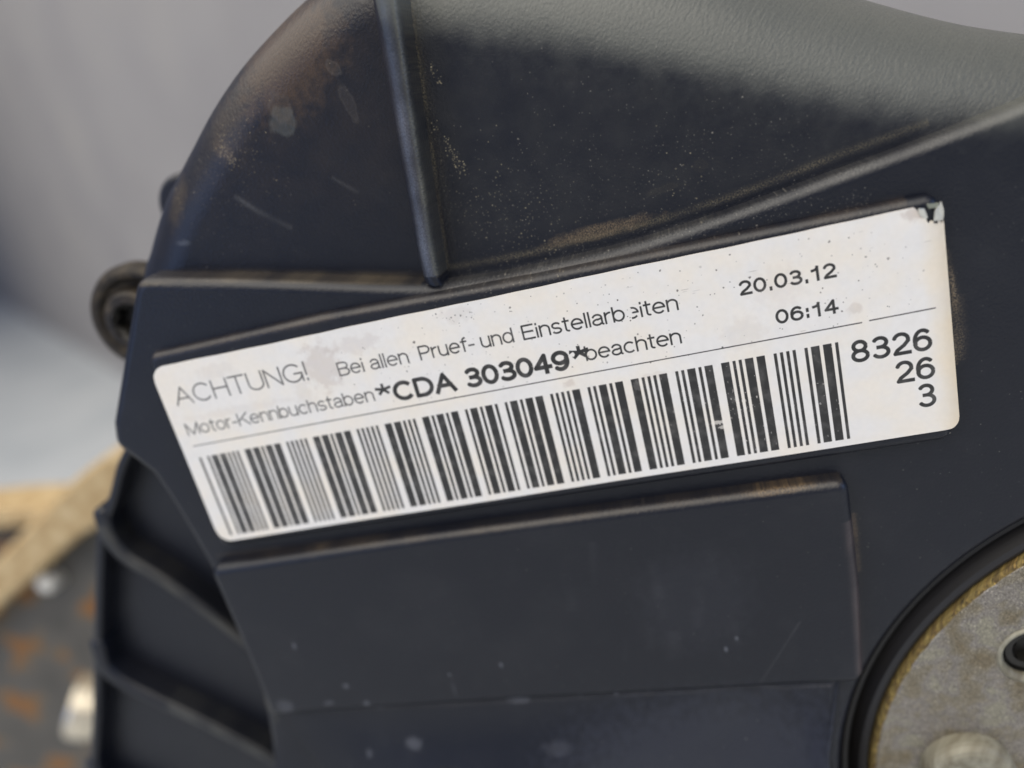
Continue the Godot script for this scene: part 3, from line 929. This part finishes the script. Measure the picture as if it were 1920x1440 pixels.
	# the open ribbed flank at lower left
	b = Build.new()
	var wall_mid := curve([Vector2(-64.0, 2.0), Vector2(-69.0, -2.6), Vector2(-71.9, -5.4), Vector2(-75.4, -10.0), Vector2(-79.3, -14.4), Vector2(-81.2, -17.4), Vector2(-86.4, -27.8), Vector2(-91.8, -38.7), Vector2(-97.2, -49.8), Vector2(-102.9, -60.7), Vector2(-108, -72), Vector2(-110, -84)], 4)
	slab(b, split(bar_outline(wall_mid, [0.8, 0.8]), 1.2), -26.0, -9.0, 0.7)
	commit(b, "flank_wall", plastic, t)
	b = Build.new()
	slab(b, split(PackedVector2Array([Vector2(-63, 4), Vector2(-70.9, -4.6), Vector2(-80.8, -17.4), Vector2(-91.4, -38.7), Vector2(-102.5, -60.7), Vector2(-109.6, -84), Vector2(-54, -84), Vector2(-54, 4)]), 4.0), -26.0, -12.8, 0.3)
	commit(b, "flank_floor", plastic, t)
	for line in [[Vector2(-78.6, -12.6), Vector2(-79.0, -16.6), Vector2(-77.6, -20.3), Vector2(-73.3, -24.9), Vector2(-68.9, -30.4), Vector2(-64.7, -36.6), Vector2(-57, -48)], [Vector2(-90.2, -35.6), Vector2(-90.8, -40.0), Vector2(-88.6, -43.6), Vector2(-83.3, -48.2), Vector2(-75.6, -54.6), Vector2(-67.5, -62.2), Vector2(-57, -73)], [Vector2(-102.8, -60.0), Vector2(-103.4, -64), Vector2(-100, -68), Vector2(-92, -75), Vector2(-84, -82)]]:
		b = Build.new()
		slab(b, split(bar_outline(curve(line, 5), [1.5, 1.35, 1.2, 1.1], true), 1.0), -17.0, -8.6, 1.0)
		commit(b, "flank_rib", plastic, t)

# ------------------------------------------------------------------ the sticker

func sticker() -> void:
	var paper := StandardMaterial3D.new()
	paper.albedo_texture = label_texture()
	paper.roughness = 0.38
	paper.metallic_specular = 0.5
	paper.texture_repeat = false
	paper.heightmap_enabled = true
	var t := thing("printed_sticker", "white bar code sticker with German wording, one corner torn", "sticker", Vector3(-6.5, -2.5, 0))
	var b := Build.new()
	var xs := []
	var x := -54.05
	while x < 41.35:
		xs.append(x)
		x += 0.16 if x < -51.8 or x > 37.6 else 0.8
	xs.append(41.4)
	var jag := noise(81, 0.9, 3)
	var tops := []
	var lows := []
	for xx in xs:
		var top := 10.5 + 0.03 * sin(xx * 0.21) + 0.02 * sin(xx * 0.9)
		var low := -15.5 + 0.03 * sin(xx * 0.17 + 1.0)
		var r := 2.0
		if xx < -54.05 + r:
			var q: float = r - sqrt(maxf(0.0, r * r - (xx + 54.05 - r) ** 2))
			top -= q
			low += q
		if xx > 41.4 - 1.2:
			low += 1.2 - sqrt(maxf(0.0, 1.44 - (xx - 40.2) ** 2))
		if xx > 38.5:
			top -= clampf((xx - 38.5) * 1.5, 0.0, 2.05) * (1.0 + 0.35 * jag.get_noise_1d(xx * 4.0))
		tops.append(top)
		lows.append(low)
	var grid := []
	for i in xs.size():
		var col := PackedInt32Array()
		for k in 13:
			var y: float = lerpf(lows[i], tops[i], k / 12.0)
			var fall: float = maxf(0.0, xs[i] - 39.4)
			var lift := 0.035 * sin(xs[i] * 0.23 + y * 0.4) * smoothstep(6.0, 10.5, y)
			var slope := -0.28 * fall
			col.append(b.add(Vector3(xs[i], y, 0.03 + lift - 0.14 * fall * fall), Vector3(-slope, 0, 1)))
			b.uv.append(Vector2((xs[i] - LABEL_LOW.x) / LABEL_SIZE.x, 1.0 - (y - LABEL_LOW.y) / LABEL_SIZE.y))
		grid.append(col)
	for i in xs.size() - 1:
		for k in 12:
			b.quad(grid[i][k], grid[i + 1][k], grid[i + 1][k + 1], grid[i][k + 1])
	# the paper's thickness
	for side in 2:
		for i in xs.size() - 1:
			var p := b.v[grid[i][0 if side == 0 else 12]]
			var q := b.v[grid[i + 1][0 if side == 0 else 12]]
			var n := Vector3(0, -1 if side == 0 else 1, 0)
			var ids := []
			for w in [p, q, q - Vector3(0, 0, 0.17), p - Vector3(0, 0, 0.17)]:
				ids.append(b.add(w, n))
				b.uv.append(Vector2(0.02, 0.05))
			b.quad(ids[0], ids[1], ids[2], ids[3])
	for e in [0, xs.size() - 1]:
		for k in 12:
			var ids := []
			for w in [b.v[grid[e][k]], b.v[grid[e][k + 1]], b.v[grid[e][k + 1]] - Vector3(0, 0, 0.17), b.v[grid[e][k]] - Vector3(0, 0, 0.17)]:
				ids.append(b.add(w, Vector3(-1 if e == 0 else 1, 0, 0)))
				b.uv.append(Vector2(0.02, 0.05))
			b.quad(ids[0], ids[1], ids[2], ids[3])
	paper.heightmap_texture = ImageTexture.create_from_image(noise(82, 0.012, 3).get_image(1024, 280))
	paper.heightmap_scale = 0.008
	commit(b, "printed_face", paper, t, true)
	# what is left of the torn corner
	var foil := plain(Color(0.85, 0.84, 0.8), 0.22, 0.55)
	var bits := [[Vector2(40.2, 8.7), Vector2(41.35, 8.5), Vector2(41.5, 9.6), Vector2(41.2, 10.6), Vector2(40.5, 9.9)], [Vector2(38.75, 10.45), Vector2(39.35, 10.3), Vector2(39.75, 9.2), Vector2(39.5, 8.9), Vector2(38.9, 9.7)], [Vector2(39.7, 10.6), Vector2(40.9, 10.5), Vector2(40.8, 10.0), Vector2(39.9, 10.05)]]
	for k in bits.size():
		b = Build.new()
		slab(b, rounded(bits[k], 0.12, 0.15), -0.13, 0.06, 0.05)
		for i in b.v.size():
			var p := b.v[i]
			b.v[i].z += 0.1 * sin(p.x * 5.0 + p.y * 3.0) + (0.3 if k == 1 else 0.08) * (p.y - 9.0) * (1.0 if k < 2 else 0.3) - pow(maxf(0.0, p.x - 40.6), 2.0) * 0.7
		for i in b.n.size():
			b.n[i] = (b.n[i] + Vector3(0.7 * cos(b.v[i].x * 5.0 + b.v[i].y * 3.0), -0.25, 0)).normalized()
		var o := commit(b, "torn_flap", foil if k != 2 else plain(Color(0.55, 0.56, 0.5), 0.35, 0.1), t)
		o.set_meta("label", "shiny scrap left at the torn corner")

# ------------------------------------------------------------------ hub at lower right

func hub() -> void:
	var c := Vector2(68, -70.5)
	var rubber := plain(Color(0.012, 0.011, 0.011).linear_to_srgb(), 0.5)
	var s := thing("rubber_seal", "black ring seal round the cast metal disc", "seal", Vector3(c.x, c.y, -10))
	var b := Build.new()
	lathe(b, c, [Vector2(45.2, -9), Vector2(45.0, -3.6), Vector2(44.6, -3.2), Vector2(44.1, -3.2), Vector2(43.8, -3.6), Vector2(43.7, -4.4), Vector2(43.3, -2.8), Vector2(42.9, -1.65), Vector2(42.3, -1.4), Vector2(41.9, -1.5), Vector2(41.75, -3.0)], 180)
	commit(b, "outer_lip", rubber, s)

	var cast := plain(Color.WHITE, 0.42, 0.4)
	cast.albedo_texture = stained(61, 0.0035, [[0.0, Color(0.42, 0.37, 0.28)], [0.3, Color(0.48, 0.445, 0.375)], [0.45, Color(0.5, 0.47, 0.41)], [0.6, Color(0.51, 0.485, 0.455)], [0.8, Color(0.54, 0.52, 0.455)], [1.0, Color(0.58, 0.555, 0.49)]], 1024, 0.3)
	cast.heightmap_enabled = true
	cast.heightmap_texture = tiled(62, 0.13, 2)
	cast.heightmap_scale = 0.0045
	var t := thing("hub_disc", "grainy grey cast metal disc with yellowed edge at lower right", "metal disc", Vector3(c.x, c.y, -20))
	b = Build.new()
	var rim := PackedVector2Array()
	for k in 240:
		rim.append(c + Vector2.from_angle(TAU * k / 240.0) * (41.15 + 0.03 * sin(k * 1.7) + 0.03 * sin(k * 2.9)))
	var bore := PackedVector2Array()
	for k in 60:
		bore.append(Vector2(47.6, -48.3) + Vector2.from_angle(TAU * k / 60.0) * 3.4)
	slab(b, rim, -20.0, -0.4, 0.4, bore, 0.7)
	commit(b, "cast_face", cast, t)
	var yellow := plain(Color.WHITE, 0.7, 0.2)
	yellow.albedo_texture = stained(63, 0.03, [[0.0, Color(0.3, 0.235, 0.13)], [0.4, Color(0.39, 0.32, 0.175)], [0.6, Color(0.46, 0.39, 0.21)], [1.0, Color(0.56, 0.49, 0.29)]], 512, 0.25)
	yellow.heightmap_enabled = true
	yellow.heightmap_texture = cast.heightmap_texture
	yellow.heightmap_scale = 0.006
	b = Build.new()
	lathe(b, c, [Vector2(41.55, -20), Vector2(41.55, -1.0), Vector2(41.35, -0.65), Vector2(40.95, -0.5)], 240, 0.0, 0.025)
	commit(b, "yellowed_edge", yellow, t)

	var zinc := plain(Color.WHITE, 0.55, 0.15)
	zinc.albedo_texture = stained(64, 0.02, [[0.0, Color(0.4, 0.37, 0.3)], [0.5, Color(0.52, 0.5, 0.43)], [1.0, Color(0.6, 0.585, 0.52)]])
	var dark := plain(Color(0.035, 0.033, 0.03).linear_to_srgb(), 0.35, 0.5)
	var bolts := [["pale rounded bolt head on the cast metal disc at the bottom edge", Vector2(38.6, -65.4), 5.8, 3.0], ["dark socket bolt sunk in the cast metal disc at the right edge", Vector2(47.6, -48.3), 3.9, 0.9]]
	for k in 2:
		var at: Vector2 = bolts[k][1]
		var r: float = bolts[k][2]
		var h: float = bolts[k][3]
		var bt := thing("disc_bolt", bolts[k][0], "bolt", Vector3(at.x, at.y, -0.4), "")
		b = Build.new()
		if k == 0:
			lathe(b, at, [Vector2(r, -0.6), Vector2(r, h - 1.8), Vector2(r - 0.15, h - 1.2), Vector2(r - 0.5, h - 0.6), Vector2(r - 1.0, h - 0.3), Vector2(r - 1.6, h - 0.2), Vector2(0, h - 0.15)], 96)
			commit(b, "bolt_head", zinc, bt)
		else:
			lathe(b, at, [Vector2(4.2, -0.7), Vector2(4.2, -0.3), Vector2(4.0, -0.1), Vector2(3.75, -0.1), Vector2(3.35, -0.7), Vector2(3.3, -1.3)], 96)
			commit(b, "bolt_rim", zinc, bt)
			b = Build.new()
			lathe(b, at, [Vector2(3.3, -1.3), Vector2(3.25, -2.2), Vector2(3.0, -2.2), Vector2(2.8, -1.5), Vector2(2.0, -1.5)], 96)
			lathe(b, at, [Vector2(2.0, -1.5), Vector2(1.7, -3.4), Vector2(0, -3.6)], 60, 0.14)
			commit(b, "bolt_socket", dark, bt)

# ------------------------------------------------------------------ flanged bolt at the cover's left edge

func bolt() -> void:
	var at := Vector2(-63.9, 14.9)
	var m := plain(Color.WHITE, 0.55, 0.35)
	m.albedo_texture = stained(65, 0.02, [[0.0, Color(0.1, 0.085, 0.07)], [0.5, Color(0.18, 0.155, 0.125)], [1.0, Color(0.32, 0.28, 0.22)]])
	var t := thing("flanged_bolt", "dark dusty flanged bolt with star socket behind the plate's left edge", "bolt", Vector3(at.x, at.y, -18.2))
	var b := Build.new()
	lathe(b, at, [Vector2(8.0, -18.3), Vector2(8.0, -16.4), Vector2(7.6, -15.6), Vector2(6.9, -15.2), Vector2(6.2, -15.3), Vector2(5.5, -15.9), Vector2(4.6, -16.2)], 80)
	commit(b, "flange", m, t)
	b = Build.new()
	lathe(b, at, [Vector2(4.5, -16.3), Vector2(4.4, -14.0), Vector2(4.0, -13.4), Vector2(2.8, -13.3)], 72)
	commit(b, "bolt_head", m, t)
	b = Build.new()
	lathe(b, at, [Vector2(2.8, -13.3), Vector2(2.3, -13.9), Vector2(2.2, -16.0), Vector2(0, -16.2)], 72, 0.12)
	commit(b, "star_socket", plain(Color(0.02, 0.018, 0.015).linear_to_srgb(), 0.6), t)

# ------------------------------------------------------------------ bracket and pipe at lower left, out of focus

func bracket() -> void:
	var rust := plain(Color.WHITE, 0.7, 0.1)
	rust.albedo_texture = stained(66, 0.006, [[0.0, Color(0.3, 0.29, 0.27)], [0.56, Color(0.36, 0.345, 0.32)], [0.64, Color(0.4, 0.36, 0.3)], [0.72, Color(0.5, 0.36, 0.21)], [1.0, Color(0.52, 0.34, 0.17)]])
	world_mapped(rust, 12.0)
	var cream := plain(Color.WHITE, 0.6)
	cream.albedo_texture = stained(67, 0.02, [[0.0, Color(0.6, 0.49, 0.32)], [0.5, Color(0.72, 0.62, 0.45)], [1.0, Color(0.8, 0.72, 0.57)]])
	world_mapped(cream, 14.0)
	var t := thing("mounting_bracket", "rusty dark metal bracket with cream edge, blurred at lower left", "bracket", Vector3(-150, -400, -110))
	var b := Build.new()
	slab(b, rounded([Vector2(-330, -400), Vector2(-20, -400), Vector2(-20, -56), Vector2(-154, -55), Vector2(-175, -52), Vector2(-205, -50), Vector2(-330, -50)], 3.0, 6.0), -125.0, -100.0, 1.5)
	commit(b, "plate", rust, t)
	b = Build.new()
	slab(b, bar_outline(curve([Vector2(-240, -86), Vector2(-212, -71), Vector2(-190, -60), Vector2(-171, -50), Vector2(-155, -43), Vector2(-138, -38.5), Vector2(-110, -34), Vector2(-60, -30), Vector2(-30, -30)], 5), [6.0, 5.6, 6.2, 9.0, 9.5, 9.0]), -110.0, -92.0, 2.0)
	commit(b, "curved_strap", cream, t)
	b = Build.new()
	slab(b, bar_outline(curve([Vector2(-260, -40), Vector2(-220, -43), Vector2(-188, -44.8), Vector2(-170, -47)], 4), [3.4, 3.2, 2.4]), -110.0, -94.0, 1.2)
	commit(b, "top_flange", cream, t)
	b = Build.new()
	lathe(b, Vector2(-186.3, -68.4), [Vector2(3.4, -101), Vector2(3.3, -96.5), Vector2(2.6, -95.0), Vector2(1.4, -94.2), Vector2(0, -94.0)], 32)
	commit(b, "rivet", plain(Color(0.88, 0.87, 0.84), 0.35, 0.3), t)

	var steel := plain(Color(0.84, 0.8, 0.72), 0.3, 0.6)
	var p := thing("pipe_stub", "short shiny metal pipe stub in front of the rusty bracket", "pipe", Vector3(-178, -115, -100))
	b = Build.new()
	lathe(b, Vector2.ZERO, [Vector2(8.6, -8), Vector2(8.6, 30), Vector2(9.3, 31), Vector2(9.3, 36), Vector2(8.4, 37.2), Vector2(6.6, 37.4), Vector2(6.2, 28), Vector2(0, 27)], 48)
	var turn := Basis.looking_at(-Vector3(-0.8, 0.53, 0.28))
	for i in b.v.size():
		b.v[i] = Vector3(-151, -121, -91) + turn * b.v[i]
		b.n[i] = turn * b.n[i]
	commit(b, "pipe_body", steel, p)
